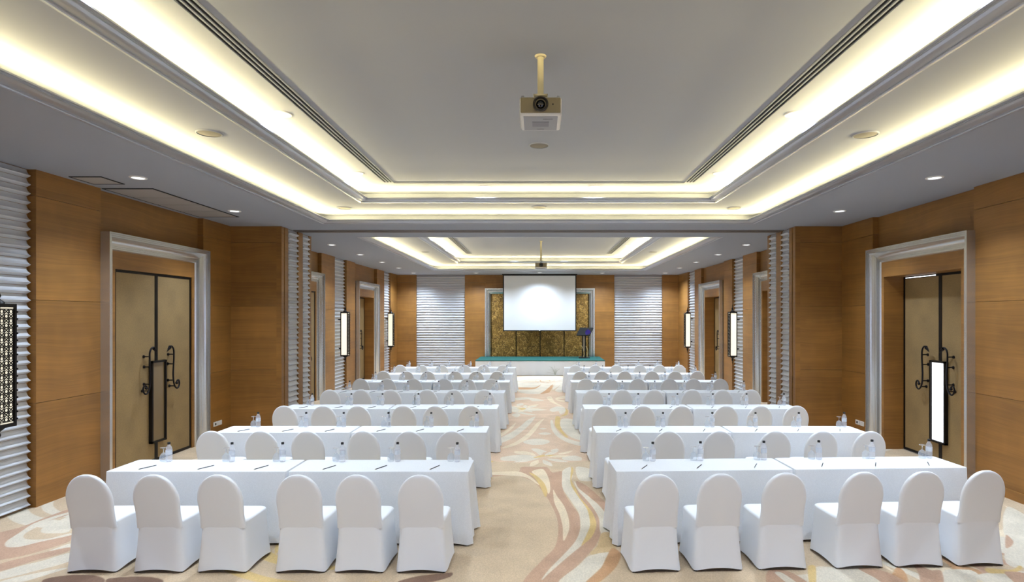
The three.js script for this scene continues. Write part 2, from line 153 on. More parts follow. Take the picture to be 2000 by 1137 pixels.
for (const [ti, t] of trays.entries()) for (const level of [0, 1]) {
  const r = level ? inset(t, 1.05) : t, y = YC + level * 0.2, tr = struct(`trim_${++trimNo}`, `silver cornice with hidden warm tubes, ${level ? 'inner' : 'outer'} step of the ceiling tray ${ti ? 'by the stage' : 'away from the stage'}`, 'cornice');
  obj('cornice', strip(corniceProfile.map(([a, h]) => { const q = inset(r, a); return [[q.x0, y + h, -q.z0], [q.x0, y + h, -q.z1], [q.x1, y + h, -q.z1], [q.x1, y + h, -q.z0]]; }), true, 0.5), corniceMat, tr);
  const q = inset(r, 0.01), yl = y + 0.052, cx = (q.x0 + q.x1) / 2, cz = (q.z0 + q.z1) / 2, wx = q.x1 - q.x0, wz = q.z1 - q.z0;
  for (const [px, pz, len, dx, dz] of [[q.x0, cz, wz, 1, 0], [q.x1, cz, wz, -1, 0], [cx, q.z0, wx, 0, -1], [cx, q.z1, wx, 0, 1]]) {
    const n = Math.round(len / 1.2), L = len / n;
    for (let k = 0; k < n; k++) {
      const s = -len / 2 + (k + 0.5) * L, g = new THREE.CylinderGeometry(0.01, 0.01, L - 0.06, 6);
      if (dx) g.rotateX(Math.PI / 2); else g.rotateZ(Math.PI / 2);
      const m = obj('light_tube', clean(g), tubeGlow, tr); m.position.set(px - dx * 0.03 + (dx ? 0 : s), yl - 0.012, -pz - dz * 0.03 + (dz ? 0 : s));
    }
    const l = areaLight(WARM, COVE_NITS, dx ? len : len, 0.03, [px, yl, -pz], [dx, 0.85, dz]); l.name = 'cove_light';
  }
}
// partition track across the ceiling
{
  const t = struct(`trim_${++trimNo}`, 'grey brown sliding wall track across the ceiling between the two halves', 'track');
  const m = new THREE.MeshStandardMaterial({ color: 0x6a625c, roughness: 0.5, metalness: 0.4 });
  obj('rail', slabBox(-5.1, 5.08, YC - 0.012, YC, 12.0, 12.13), m, t); obj('rail', slabBox(-5.1, 5.08, YC - 0.012, YC, 12.2, 12.33), m, t); obj('slot', slabBox(-5.1, 5.08, YC - 0.004, YC, 12.13, 12.2), slotDark, t);
}

// ---------------------------------------------------------------- walls
const PITCH = 0.108, slatShape = new THREE.Shape();
slatShape.moveTo(0, 0.004); slatShape.lineTo(0.012, 0.006); slatShape.lineTo(0.052, 0.026); slatShape.lineTo(0.06, 0.034); slatShape.quadraticCurveTo(0.038, 0.044, 0.024, 0.062); slatShape.quadraticCurveTo(0.010, 0.082, 0.004, PITCH); slatShape.lineTo(0, PITCH); slatShape.closePath();
const slatGeo = clean(new THREE.ExtrudeGeometry(slatShape, { depth: 1, bevelEnabled: false, curveSegments: 4 })); slatGeo.translate(0, 0, -0.5); slatGeo.rotateY(-Math.PI / 2);   // length along x, out along z
function slats(parent, pos, len, turn, n = 38) { for (let k = 0; k < n; k++) { const m = obj('slat', slatGeo, slatMat, parent); m.position.set(pos[0], k * PITCH + 0.008, pos[2]); m.rotation.y = turn; m.scale.x = len; } }
const joints = [0, 1.27, 2.53, 3.80, YC];
function panelBlock(parent, x0, x1, za, zb, ya = 0, yb = YC) {   // veneer sheets one above another with fine open joints
  const ys = [ya, ...joints.filter((y) => y > ya + 0.05 && y < yb - 0.05), yb];
  for (let k = 0; k + 1 < ys.length; k++) obj('veneer_panel', box(x0, x1, ys[k] + (k ? 0.0025 : 0), ys[k + 1] - (k + 2 < ys.length ? 0.0025 : 0), -zb, -za, rnd() * 2.6, rnd() * 1.7), woodMat, parent);
}
const bays = {
  left: { x: XL, col: [11.5, 13.0, 5.12], strips: [[11.81, 12.27], [12.51, 12.87]], slat: [[5.85, 7.05], [17.36, 18.42], [22.9, 23.9]], doors: [[8.09, 10.56, 0, 0], [13.68, 16.3, 0, 0], [19.28, 21.88, 1, 0]] },
  right: { x: XR, col: [11.5, 12.9, 5.09], strips: [[11.78, 12.14], [12.40, 12.76]], slat: [[5.85, 7.05], [17.1, 18.05], [22.4, 23.45]], doors: [[8.01, 10.44, 1, 1], [13.5, 16.02, 1, 0], [18.87, 21.5, 1, 0]] },
};
for (const [side, b] of Object.entries(bays)) {
  const s = side === 'left' ? -1 : 1, w = struct(`wall_${side}`, `${side === 'left' ? 'veneered wall with the dark glass door' : 'veneered wall with the lit glass door'}, panels and silver slat bays`, 'wall');
  const cuts = [...b.slat.map((q) => [...q, 's']), ...b.doors.map((q) => [q[0], q[1], 'd'])].sort((p, q) => p[0] - q[0]);
  const xf = b.x, xr = b.x + 0.10, core = [], X = (x) => s * x;
  core.push(slabBox(X(6.95), X(7.1), 0, YC, ZF - 0.2, ZB + 0.4));
  let z = ZF; const solid = [];
  for (const [a, e, k] of cuts) { solid.push([z, a]); if (k === 's') { core.push(slabBox(X(xr), X(6.95), 0, YC, a, e)); slats(w, [X(xr), 0, -(a + e) / 2], e - a - 0.05, -s * Math.PI / 2); } else core.push(slabBox(X(xr), X(6.95), 3.25, YC, a, e), slabBox(X(xr), X(6.95), 0, 3.25, a, a + 0.26), slabBox(X(xr), X(6.95), 0, 3.25, e - 0.26, e)); z = e; }
  solid.push([z, ZB]);
  obj('wall_core', core, woodMat, w);
  for (const [a, e] of solid) {
    const c = b.col; if (a < c[0] && e > c[0]) { panelBlock(w, X(xf), X(6.95), a, c[0]); panelBlock(w, X(xf), X(6.95), c[1], e); } else panelBlock(w, X(xf), X(6.95), a, e);
  }
  // the pier that frames the sliding wall
  const [c0, c1, cx] = b.col, p = struct(`wall_${side}_pier`, `veneered pier with two narrow silver slat strips beside the ${side === 'left' ? 'dark glass' : 'lit glass'} door`, 'pier');
  panelBlock(p, X(cx + 0.1), X(xf + 0.02), c0, c0 + 0.05);
  obj('pier_core', slabBox(X(cx + 0.025), X(6.9), 0, YC, c0 + 0.05, c1 - 0.004), woodMat, p);
  const [s1, s2] = b.strips;
  for (const [a, e, o] of [[c0 + 0.0, c0 + 0.09, 0.0], [c0 + 0.09, c0 + 0.15, 0.012], [c0 + 0.15, s1[0], 0.0], [s1[1], s2[0], -0.01], [s2[1], c1, 0.0]]) obj('post', slabBox(X(cx + o), X(cx + 0.1), 0, YC, a + (a === c0 ? 0 : 0), e), woodMat, p);
  for (const [a, e] of b.strips) slats(p, [X(cx + 0.025), 0, -(a + e) / 2], e - a - 0.01, -s * Math.PI / 2);
}
{
  const w = struct('wall_back', 'veneered end wall with silver slat bays and gold panelled niche behind the stage', 'wall');
  obj('wall_core', [slabBox(-7.1, 7.1, 0, YC, ZB + 0.22, ZB + 0.4), slabBox(-5.35, -3.18, 0, YC, ZB + 0.1, ZB + 0.22), slabBox(3.22, 5.36, 0, YC, ZB + 0.1, ZB + 0.22)], woodMat, w);
  for (const [a, e] of [[-7.0, -5.31], [-3.21, -2.30], [2.36, 3.25], [5.32, 7.0]]) { const ys = joints; for (let k = 0; k + 1 < ys.length; k++) obj('veneer_panel', box(a, e, ys[k] + (k ? 0.0025 : 0), ys[k + 1] - 0.0025, -ZB - 0.22, -ZB, rnd() * 2.6, rnd() * 1.7), woodMat, w); }
  obj('veneer_panel', box(-2.30, 2.36, 3.5, YC, -ZB - 0.22, -ZB, 0.4, 0.3), woodMat, w);
  slats(w, [-4.26, 0, -ZB - 0.1], 2.09, 0); slats(w, [4.285, 0, -ZB - 0.1], 2.06, 0);
  // gold niche
  const cv = document.createElement('canvas'); cv.width = cv.height = 512; const c = cv.getContext('2d'), r = rng(5);
  c.fillStyle = '#86672f'; c.fillRect(0, 0, 512, 512); c.lineCap = 'round';
  for (let k = 0; k < 420; k++) { const x = r() * 512, y = r() * 512, q = 6 + r() * 22, a = r() * 6.3; c.strokeStyle = ['#c79e52', '#a98342', '#5c4320', '#d8b268'][Math.floor(r() * 4)]; c.lineWidth = 2.5 + r() * 4; for (const [ox, oy] of [[0, 0], [512, 0], [-512, 0], [0, 512], [0, -512]]) { c.beginPath(); c.arc(x + ox, y + oy, q, a, a + 2 + r() * 0.01 + (k % 5) * 0.5); c.stroke(); } }
  const t = new THREE.CanvasTexture(cv); t.colorSpace = THREE.SRGBColorSpace; t.wrapS = t.wrapT = THREE.RepeatWrapping; t.repeat.set(0.62, 0.62);
  const gold = new THREE.MeshStandardMaterial({ map: t, metalness: 0.35, roughness: 0.5 });
  for (const [a, e] of [[-2.06, -1.015], [-0.98, 0.025], [0.06, 1.065], [1.10, 2.12]]) { const g = clean(new RoundedBoxGeometry(e - a, 3.34, 0.06, 2, 0.012)); g.translate((a + e) / 2, 1.67, -ZB - 0.16); obj('gold_panel', metreUV(g, rnd(), rnd()), gold, w); }
  obj('niche_back', box(-2.3, 2.36, 0, 3.5, -ZB - 0.22, -ZB - 0.19), darkMetal, w);
  const prof = [[-0.01, -0.02], [-0.01, 0.05], [0.06, 0.05], [0.08, 0.03], [0.085, -0.08], [0.13, -0.08], [0.135, -0.03], [0.16, -0.02], [0.22, -0.06], [0.24, -0.12], [0.26, -0.18]];
  obj('niche_frame', strip(prof.map(([a, o]) => [[-2.33 + a, 0, -ZB + o], [-2.33 + a, 3.53 - a, -ZB + o], [2.39 - a, 3.53 - a, -ZB + o], [2.39 - a, 0, -ZB + o]]), false, 0.5), silver, w);
}
{ const w = struct('wall_rear', 'plain veneered wall closing the room opposite the stage', 'wall'); obj('wall_core', slabBox(-7.1, 7.1, 0, YC, ZF - 0.2, ZF), woodMat, w); }
[-2.7, 2.7].forEach((x, k) => {                              // daylight behind the camera: mirrored as a cool streak in the door surrounds
  const w = struct(`window_${k + 1}`, `tall curtained daylight window in the wall opposite the stage, ${x < 0 ? 'away from lectern' : 'lectern side'}`, 'window'), hw = 1.1, y0 = 0.5, y1 = 3.2;
  obj('window_frame', [slabBox(x - hw - 0.06, x - hw, y0 - 0.06, y1 + 0.06, ZF, ZF + 0.05), slabBox(x + hw, x + hw + 0.06, y0 - 0.06, y1 + 0.06, ZF, ZF + 0.05), slabBox(x - hw, x + hw, y1, y1 + 0.06, ZF, ZF + 0.05), slabBox(x - hw, x + hw, y0 - 0.06, y0, ZF, ZF + 0.05), slabBox(x - 0.03, x + 0.03, y0, y1, ZF, ZF + 0.05)], silver, w);
  obj('window_pane', slabBox(x - hw, x + hw, y0, y1, ZF, ZF + 0.02), new THREE.MeshStandardMaterial({ color: 0xffffff, emissive: DAY, emissiveIntensity: 0.8, roughness: 0.3 }), w);
  areaLight(DAY, DAY_NITS, 2 * hw, y1 - y0, [x, (y0 + y1) / 2, -(ZF + 0.07)], [0, 0, -1]);
});
{ const b = obj('baseboard_right', [slabBox(XR - 0.025, XR + 0.02, 0, 0.12, ZF, 5.85), slabBox(XR - 0.025, XR + 0.02, 0, 0.12, 7.05, 8.0)], woodMat); b.userData.kind = 'structure'; tag(b, 'low wooden skirting board along the wall with the lit glass door', 'skirting'); }

// ---------------------------------------------------------------- doors with silver surrounds
const frameProfile = [[0, -0.14], [0, 0], [0.02, 0], [0.02, -0.025], [0.03, -0.025], [0.03, -0.008], [0.045, -0.008], [0.045, -0.034], [0.055, -0.034], [0.055, -0.02], [0.068, -0.02], [0.072, -0.045], [0.09, -0.075], [0.12, -0.1], [0.15, -0.112], [0.178, -0.112], [0.178, -0.13], [0.186, -0.13], [0.186, -0.118], [0.2, -0.118], [0.2, -0.14], [0.21, -0.14], [0.21, -0.128], [0.225, -0.128], [0.24, -0.15], [0.24, -0.19]];
const handlePts = [[0.15, 1.79, 0.10], [0.19, 1.835, 0.10], [0.245, 1.835, 0.10], [0.29, 1.78, 0.10], [0.298, 1.66, 0.10], [0.287, 1.5, 0.10], [0.282, 1.36, 0.10], [0.295, 1.24, 0.10], [0.33, 1.16, 0.10], [0.385, 1.125, 0.10], [0.435, 1.16, 0.10], [0.445, 1.22, 0.10], [0.415, 1.262, 0.10], [0.378, 1.245, 0.10], [0.372, 1.21, 0.10]];
const doorGeo = {};
function door(n, s, za, zb, xf, deep, lit, label) {
  const d = struct(`door_${n}`, label, 'door'), half = 1.24, zc = (za + zb) / 2; d.position.set(s * xf, 0, -zc); d.rotation.y = -s * Math.PI / 2;
  const H = 3.52, hw = 0.93, hh = 3.02, wl = deep ? -0.5 : -0.175;   // leaf plane behind the face of the surround
  doorGeo.frame ??= strip(frameProfile.map(([a, o]) => [[-half + a, 0, o], [-half + a, H - a, o], [half - a, H - a, o], [half - a, 0, o]]), false, 0.5);
  obj('surround', doorGeo.frame, silver, d);
  obj('header', box(-half + 0.2, half - 0.2, hh, H - 0.2, wl - 0.05, -0.15, rnd(), rnd()), woodMat, d);
  for (const q of [-1, 1]) obj('jamb', box(q * hw, q * (half - 0.2), 0, hh, wl - 0.05, -0.15, rnd(), rnd()), woodMat, d);
  for (const q of [-1, 1]) {
    const L = new THREE.Group(); L.name = 'leaf'; d.add(L);
    obj('leaf_panel', box(q * 0.035, q * (hw - 0.04), 0.05, hh - 0.04, wl - 0.04, wl), leafTan, L);
    obj('edge_strip', [box(0, q * 0.036, 0.006, hh - 0.004, wl - 0.045, wl + 0.006), box(q * (hw - 0.042), q * (hw - 0.002), 0.006, hh - 0.004, wl - 0.045, wl + 0.006), box(q * 0.036, q * (hw - 0.042), hh - 0.042, hh - 0.004, wl - 0.045, wl + 0.006), box(q * 0.036, q * (hw - 0.042), 0.006, 0.05, wl - 0.045, wl + 0.006)], darkMetal, L);
    const key = q < 0 ? 'hl' : 'hr';
    if (!doorGeo[key]) {
      const pts = handlePts.map(([u, v, w]) => [q * u, v, w]), list = [tube(pts, 0.0135, 70, 7)];
      const fin = new THREE.ConeGeometry(0.035, 0.12, 8); fin.scale(1, 1, 0.6); fin.rotateZ(q * 2.3); fin.translate(q * 0.155, 1.785, 0.10); list.push(clean(fin));
      const tip = new THREE.SphereGeometry(0.024, 10, 8); tip.translate(q * 0.374, 1.215, 0.10); list.push(clean(tip));
      for (const [u, v] of [[0.297, 1.7], [0.288, 1.54], [0.292, 1.27], [0.33, 1.17]]) { const g = new THREE.CylinderGeometry(0.009, 0.009, 0.1, 8); g.rotateX(Math.PI / 2); g.translate(q * u, v, 0.05); const r = new THREE.CylinderGeometry(0.022, 0.026, 0.012, 10); r.rotateX(Math.PI / 2); r.translate(q * u, v, 0.008); list.push(clean(g), clean(r)); }
      doorGeo[key] = merge(list);
    }
    const hd = obj('handle', doorGeo[key], bronze, L); hd.position.z = wl;
    if (q > 0) {
      const y0 = 0.31, y1 = 1.62, x = 0.18, w0 = wl + 0.006, w1 = wl + 0.06;
      obj('vision_frame', [box(-x, x, y0, y0 + 0.03, w0, w1), box(-x, x, y1 - 0.03, y1, w0, w1), box(-x, -x + 0.03, y0, y1, w0, w1), box(x - 0.03, x, y0, y1, w0, w1)], darkMetal, L);
      const glass = lit ? litGlass : new THREE.MeshPhysicalMaterial({ color: 0x75603f, roughness: 0.3, clearcoat: 0.4, clearcoatRoughness: 0.1 });
      const pane = obj(lit ? 'lit_window_pane' : 'glass_pane', box(-x + 0.03, x - 0.03, y0 + 0.03, y1 - 0.03, w0, w1 - 0.025), glass, L); pane.userData.label = lit ? 'brightly lit white glass pane' : 'brown tinted glass pane';
      if (lit) areaLight(COOL, 1.7, 0.3, 1.25, [s * (xf - w1), 0.965, -zc], [-s, 0, 0]);
    }
  }
  obj('door_back', box(-half + 0.2, half - 0.2, 0, hh + 0.1, wl - 0.12, wl - 0.06), black, d);
  if (lit) { obj('leaked_light_strip', box(-0.86, -0.1, hh - 0.030, hh - 0.018, wl + 0.006, wl + 0.012), lampGlow, d); }  // no lamp here: added glowing strip paints the light leaking above the leaf
  if (deep) obj('threshold', box(-hw, hw, 0, 0.012, wl - 0.04, wl + 0.03), silver, d);
  return d;
}
let dn = 0;
const doorLabels = { left: ['tan double door with dark bronze handles and brown glass pane, flush in silver surround', 'tan double door just past the pier, flush in silver surround, opposite the lit door side', 'recessed double door in silver surround nearest the stage, between two wall lanterns'], right: ['deeply recessed tan double door with brightly lit white glass pane in silver surround', 'recessed double door just past the pier on the lectern side', 'recessed double door nearest the stage on the lectern side, between two wall lanterns'] };
for (const [side, b] of Object.entries(bays)) b.doors.forEach(([za, zb, deep, lit], k) => door(++dn, side === 'left' ? -1 : 1, za, zb, side === 'left' ? 6.0 : 5.9, deep, lit, doorLabels[side][k]));

// ---------------------------------------------------------------- ceiling fittings
const dlRing = clean(new THREE.LatheGeometry([[0.072, -0.002], [0.078, -0.012], [0.1, -0.010], [0.104, 0]].map(([a, b]) => new THREE.Vector2(a, b)), 28)), dlDisc = clean(new THREE.CylinderGeometry(0.074, 0.074, 0.004, 28));
function downlight(x, y, Z, cd, label, angle = 1.12) {
  if (y === YC) angle = Z > 23 ? 1.25 : 0.98;
  const t = thing('downlight', label, 'downlight', [x, y, -Z], 0, 'recessed downlights'); obj('trim_ring', dlRing, whitePlastic, t);
  const m = obj('lamp_lens', dlDisc, lampGlow, t); m.position.y = -0.004;
  const l = new THREE.SpotLight(COOL, cd, 0, angle, 1, 2); l.position.set(x, y - 0.02, -Z); l.target.position.set(x, 0, -Z); l.castShadow = true; l.shadow.radius = 3; l.name = 'downlight_beam'; scene.add(l, l.target); l.target.name = 'downlight_aim';
}
const sideWord = (x) => x < 0 ? 'away from lectern' : 'on the lectern side';
[5.1, 7.46, 9.82].forEach((Z, k) => { for (const x of [-5.17, 5.1]) downlight(x, YC, Z, SPOT_SOFFIT, `round downlight in soffit, ${ordinal[3 - k]} before the pier, ${sideWord(x)}`); });
[14.45, 16.75, 19.08, 21.35].forEach((Z, k) => { for (const x of [-5.18, 5.18]) downlight(x, YC, Z, SPOT_SOFFIT, `round downlight in soffit, ${ordinal[k + 1]} beyond the pier, ${sideWord(x)}`); });
[-5.18, -2.6, 0.02, 2.6, 5.2].forEach((x, k) => downlight(x, YC, k === 2 ? 23.6 : 23.85, SPOT_BACK * (k === 2 ? 0.75 : 1), `round downlight in front of end wall, ${['in corner away from lectern', 'between slat bay and screen, away from lectern', 'centred on screen', 'between screen and slat bay, lectern side', 'in corner on lectern side'][k]}`));
[[3.68, 'third'], [6.28, 'second'], [8.88, 'first']].forEach(([Z, o]) => { for (const x of [-2.79, 2.77]) downlight(x, YC + 0.41, Z, SPOT_TRAY, `round downlight in high tray, ${o} before sliding wall track, ${sideWord(x)}`); });
for (const [Z, o] of [[2.93, 'near tray end by the rear wall'], [9.81, 'near tray end by the sliding wall track'], [14.38, 'far tray end by the sliding wall track'], [21.27, 'far tray end by the stage']]) for (const x of [-0.93, 0.93]) downlight(x, YC + 0.41, Z, SPOT_TRAY, `round downlight at ${o}, ${sideWord(x)}`);
[[15.4, 'first'], [18.0, 'second'], [20.6, 'third']].forEach(([Z, o]) => { for (const x of [-2.79, 2.77]) downlight(x, YC + 0.41, Z, SPOT_TRAY * 1.25, `round downlight in high tray, ${o} beyond sliding wall track, ${sideWord(x)}`); });
const spkRing = clean(new THREE.LatheGeometry([[0.118, -0.008], [0.122, -0.012], [0.13, -0.010], [0.135, 0]].map(([a, b]) => new THREE.Vector2(a, b)), 32)), spkDisc = clean(new THREE.LatheGeometry([[0, -0.012], [0.06, -0.011], [0.1185, -0.006]].map(([a, b]) => new THREE.Vector2(a, b)), 32));
const grilleMat = new THREE.MeshStandardMaterial({ color: 0x746c60, roughness: 0.7 });
for (const [x, lv, Z, lb] of [[-3.58, 0.2, 6.28, 'beside the near projector, away from lectern'], [3.57, 0.2, 6.33, 'beside the near projector, lectern side'], [-3.57, 0.2, 10.6, 'at tray corner by sliding wall track, away from lectern'], [0, 0.2, 10.52, 'at tray end centre by the sliding wall track'], [3.57, 0.2, 10.6, 'at tray corner by sliding wall track, lectern side'], [0, 0.41, 7.44, 'in tray centre between projector and sliding wall track'], [-3.52, 0.2, 17.85, 'in tray beside the far projector, away from lectern'], [3.52, 0.2, 17.85, 'in tray beside the far projector, lectern side']]) {
  const t = thing('ceiling_speaker', `flat round ceiling speaker ${lb}`, 'speaker', [x, YC + lv, -Z], 0, 'ceiling speakers'); obj('rim', spkRing, plaster, t); obj('grille', spkDisc, grilleMat, t);
}
function slotDiffuser(x, y, za, zb, w, label, across) {
  const t = thing('slot_diffuser', label, 'air diffuser', [0, 0, 0], 0, 'linear air slots'); const B = (a0, a1, h) => across ? box(za, zb, y - h, y, -x - a1, -x - a0) : box(x + a0, x + a1, y - h, y, -zb, -za);
  obj('backing', B(-w / 2, w / 2, 0.002), slotDark, t); const n = across ? 1 : 3, rail = 0.014, step = (w - rail) / n;
  for (let k = 0; k <= n; k++) obj('rail', B(-w / 2 + k * step, -w / 2 + k * step + rail, 0.014), plaster, t);
}
slotDiffuser(-2.46, YC + 0.41, 3.3, 9.48, 0.16, 'long dark linear air slot in near tray, away from lectern'); slotDiffuser(2.46, YC + 0.41, 3.3, 9.48, 0.16, 'long dark linear air slot in near tray, lectern side');
slotDiffuser(-2.46, YC + 0.41, 14.75, 20.3, 0.16, 'long dark linear air slot in tray by the stage, away from lectern'); slotDiffuser(2.46, YC + 0.41, 14.75, 20.3, 0.16, 'long dark linear air slot in tray by the stage, lectern side');
slotDiffuser(9.5, YC + 0.41, -2.38, 2.38, 0.05, 'thin air slot across the tray end beside sliding wall track', true);
{
  const gm = new THREE.MeshStandardMaterial({ color: 0xa39d98, roughness: 0.7 });
  const t = thing('air_grille', 'long flush four-part air grille in soffit above the dark glass door', 'air grille', [0, -0.002, 0]);
  for (let k = 0; k < 4; k++) obj('grille_panel', slabBox(-6.08, -5.42, YC - 0.008, YC, 8.12 + k * 0.565, 8.12 + (k + 1) * 0.565 - 0.025), gm, t);
  obj('border', ring({ x0: -6.11, x1: -5.39, z0: 8.08, z1: 10.4 }, { x0: -6.085, x1: -5.415, z0: 8.105, z1: 10.375 }, YC - 0.006, YC), slotDark, t);
  const h = thing('ceiling_hatch', 'small flush square ceiling hatch above the wood panel by slats', 'hatch'); obj('hatch_panel', slabBox(-6.0, -5.62, YC - 0.006, YC, 7.42, 7.8), gm, h); obj('border', ring({ x0: -6.02, x1: -5.6, z0: 7.4, z1: 7.82 }, { x0: -6.0, x1: -5.62, z0: 7.42, z1: 7.8 }, YC - 0.008, YC), slotDark, h);
}

// ---------------------------------------------------------------- projectors hung from the trays
function projector(x, Z, yBottom, label) {
  const yt = YC + 0.41, t = thing('ceiling_projector', label, 'projector', [x, yBottom, -Z], 0, 'ceiling projectors');
  const body = clean(new RoundedBoxGeometry(0.345, 0.15, 0.40, 3, 0.02)); body.translate(0, 0.075, -0.05); obj('body', body, whitePlastic, t);
  obj('front_plate', [(() => { const g = new RoundedBoxGeometry(0.325, 0.125, 0.02, 2, 0.009); g.translate(0, 0.08, 0.148); return clean(g); })()], new THREE.MeshStandardMaterial({ color: 0x8d7f5f, roughness: 0.5 }), t);
  obj('bottom_plate', box(-0.14, 0.14, -0.003, 0.01, -0.22, 0.12), greyPlastic, t);
  obj('vent', [box(-0.07, 0.07, -0.006, -0.002, -0.12, 0.0), box(0.02, 0.1, -0.005, -0.002, 0.05, 0.065), box(-0.03, 0.03, -0.005, -0.002, -0.2, -0.188)], new THREE.MeshStandardMaterial({ color: 0x85868b, roughness: 0.6 }), t);
  const ringG = new THREE.LatheGeometry([[0.044, 0], [0.062, 0], [0.062, 0.02], [0.056, 0.03], [0.048, 0.03], [0.044, 0.01]].map(([a, b]) => new THREE.Vector2(a, b)), 28); ringG.rotateX(Math.PI / 2); ringG.translate(0, 0.085, 0.155); const rg = obj('lens_ring', clean(ringG), new THREE.MeshStandardMaterial({ color: 0x2d271f, roughness: 0.4 }), t);
  const lens = new THREE.SphereGeometry(0.05, 20, 10, 0, Math.PI * 2, 0, 1.1); lens.rotateX(Math.PI / 2); lens.translate(0, 0.085, 0.125); obj('lens_glass', clean(lens), new THREE.MeshPhysicalMaterial({ color: 0x050608, roughness: 0.06, clearcoat: 1 }), rg);
  const feet = []; for (const sx of [-1, 1]) feet.push(cyl(0.012, 0.012, 0.02, sx * 0.145, 0.155, 0.12, 10)); obj('foot', feet[0], greyPlastic, t); obj('foot', feet[1], greyPlastic, t);
  obj('sensor', cyl(0.006, 0.006, 0.006, 0, 0, 0, 10).rotateX(Math.PI / 2).translate(0.1, 0.085, 0.16), black, t);
  const yb = 0.23; obj('bracket', [box(-0.06, 0.06, yb - 0.012, yb, -0.08, 0.0), box(-0.06, -0.052, 0.15, yb, -0.08, 0.0), box(0.052, 0.06, 0.15, yb, -0.08, 0.0), box(-0.07, 0.07, 0.148, 0.158, -0.09, 0.01)], ivory, t);
  obj('cable', tube([[0.0, yb, -0.04], [0.008, 0.2, -0.03], [-0.008, 0.18, -0.03], [0.004, 0.15, -0.03]], 0.006, 12, 6), black, t);
  const top = yt - yBottom; obj('pole', cyl(0.026, 0.026, top - yb, 0, (top + yb) / 2, -0.04, 20), ivory, t); obj('ceiling_flange', cyl(0.05, 0.042, 0.014, 0, top - 0.007, -0.04, 24), ivory, t);
}
projector(0.012, 4.85, 3.965, 'white projector with dark lens hung on short cream pole in near tray');
projector(0.055, 16.85, 3.73, 'white projector hung on long pole in tray by the stage');

// ---------------------------------------------------------------- wall lanterns
{
  const hw = 0.1, H = 1.33, e = 0.012, frame = [], lat = [], add = (x0, x1, y0, y1, z0, z1) => frame.push(box(x0, x1, y0, y1, z0, z1));
  for (const sx of [-1, 1]) for (const sz of [-1, 1]) add(sx * hw - e, sx * hw + e, 0, H, sz * hw - e, sz * hw + e);
  for (const y of [0, H]) { add(-hw - e, hw + e, y - 0.02, y + 0.02, -hw - e, hw + e); }
  const ringG = new THREE.TorusGeometry(0.022, 0.005, 3, 8), nx = 3, ny = 24, cw = 0.165 / nx, ch = (H - 0.08) / ny;
  for (let i = 0; i < nx; i++) for (let j = 0; j < ny; j++) { const cx = -0.0825 + (i + 0.5) * cw, cy = 0.04 + (j + 0.5) * ch; if ((i + j) % 2) { const g = ringG.clone(); g.translate(cx, cy, 0); lat.push(clean(g)); } else for (const a of [-1, 1]) { const g = new THREE.BoxGeometry(0.009, Math.hypot(cw, ch), 0.005); g.rotateZ(a * Math.atan2(cw, ch)); g.translate(cx, cy, 0); lat.push(clean(g)); } }
  for (let j = 0; j <= ny; j += 2) { const g = new THREE.BoxGeometry(0.17, 0.009, 0.005); g.translate(0, 0.04 + j * ch, 0); lat.push(clean(g)); }
  for (let i = 0; i <= nx; i++) { const g = new THREE.BoxGeometry(0.009, H - 0.08, 0.005); g.translate(-0.0825 + i * cw, H / 2, 0); lat.push(clean(g)); }
  const frameG = merge(frame), latG = merge(lat), finG = clean(new THREE.LatheGeometry([[0.0, 0.24], [0.006, 0.2], [0.012, 0.17], [0.006, 0.15], [0.02, 0.12], [0.03, 0.09], [0.018, 0.06], [0.03, 0.045], [0.06, 0.02], [0.06, 0]].map(([a, b]) => new THREE.Vector2(a, b)), 14));
  const beadG = clean(new THREE.BoxGeometry(0.012, 0.02, 0.012));
  const spots = [['left', 6.4, 'beside the dark glass door, nearest the wall opposite the stage'], ['left', 17.87, 'between the two doors beyond the pier, away from lectern'], ['left', 23.4, 'in slat bay by the stage corner, away from lectern'], ['right', 17.6, 'between the two doors beyond the pier, lectern side'], ['right', 22.95, 'in slat bay by the stage corner, lectern side'], ['right', 6.4, 'near the lit glass door, lectern side']];
  for (const [side, Z, lb] of spots) {
    const s = side === 'left' ? -1 : 1, x = s * ((side === 'left' ? XL : XR) - 0.14), t = thing('wall_lantern', `tall dark fretwork lantern glowing ${lb}`, 'wall lantern', [x, 1.12, -Z], -s * Math.PI / 2, 'fretwork wall lanterns');
    obj('frame', frameG, darkMetal, t);
    obj('glowing_lamp_glass', box(-hw + 0.008, hw - 0.008, 0.02, H - 0.02, -hw + 0.008, hw - 0.008), sconceGlow, t);
    for (const [ry, px, pz] of [[0, 0, hw - 0.003]]) { const m = obj('fretwork', latG, darkMetal, t); m.position.set(px, 0, pz); m.rotation.y = ry; }
    const f1 = obj('top_finial', finG, darkMetal, t); f1.position.y = H + 0.018; const f2 = obj('bottom_finial', finG, darkMetal, t); f2.position.y = -0.018; f2.rotation.x = Math.PI;
    obj('wall_bracket', [box(-0.02, 0.02, 0.2, 0.24, -0.24, -hw), box(-0.02, 0.02, H - 0.24, H - 0.2, -0.24, -hw)], darkMetal, t);
    for (let k = 0; k < 16; k++) { const m = obj('edge_bead', beadG, darkMetal, t); m.position.set(hw + e + 0.004, 0.06 + k * 0.08, hw + e); }
    areaLight(new THREE.Color().setRGB(1.0, 0.88, 0.62), 1.6, 0.18, 1.28, [x - s * 0.125, 1.12 + H / 2, -Z], [-s, 0, 0]);
  }
}
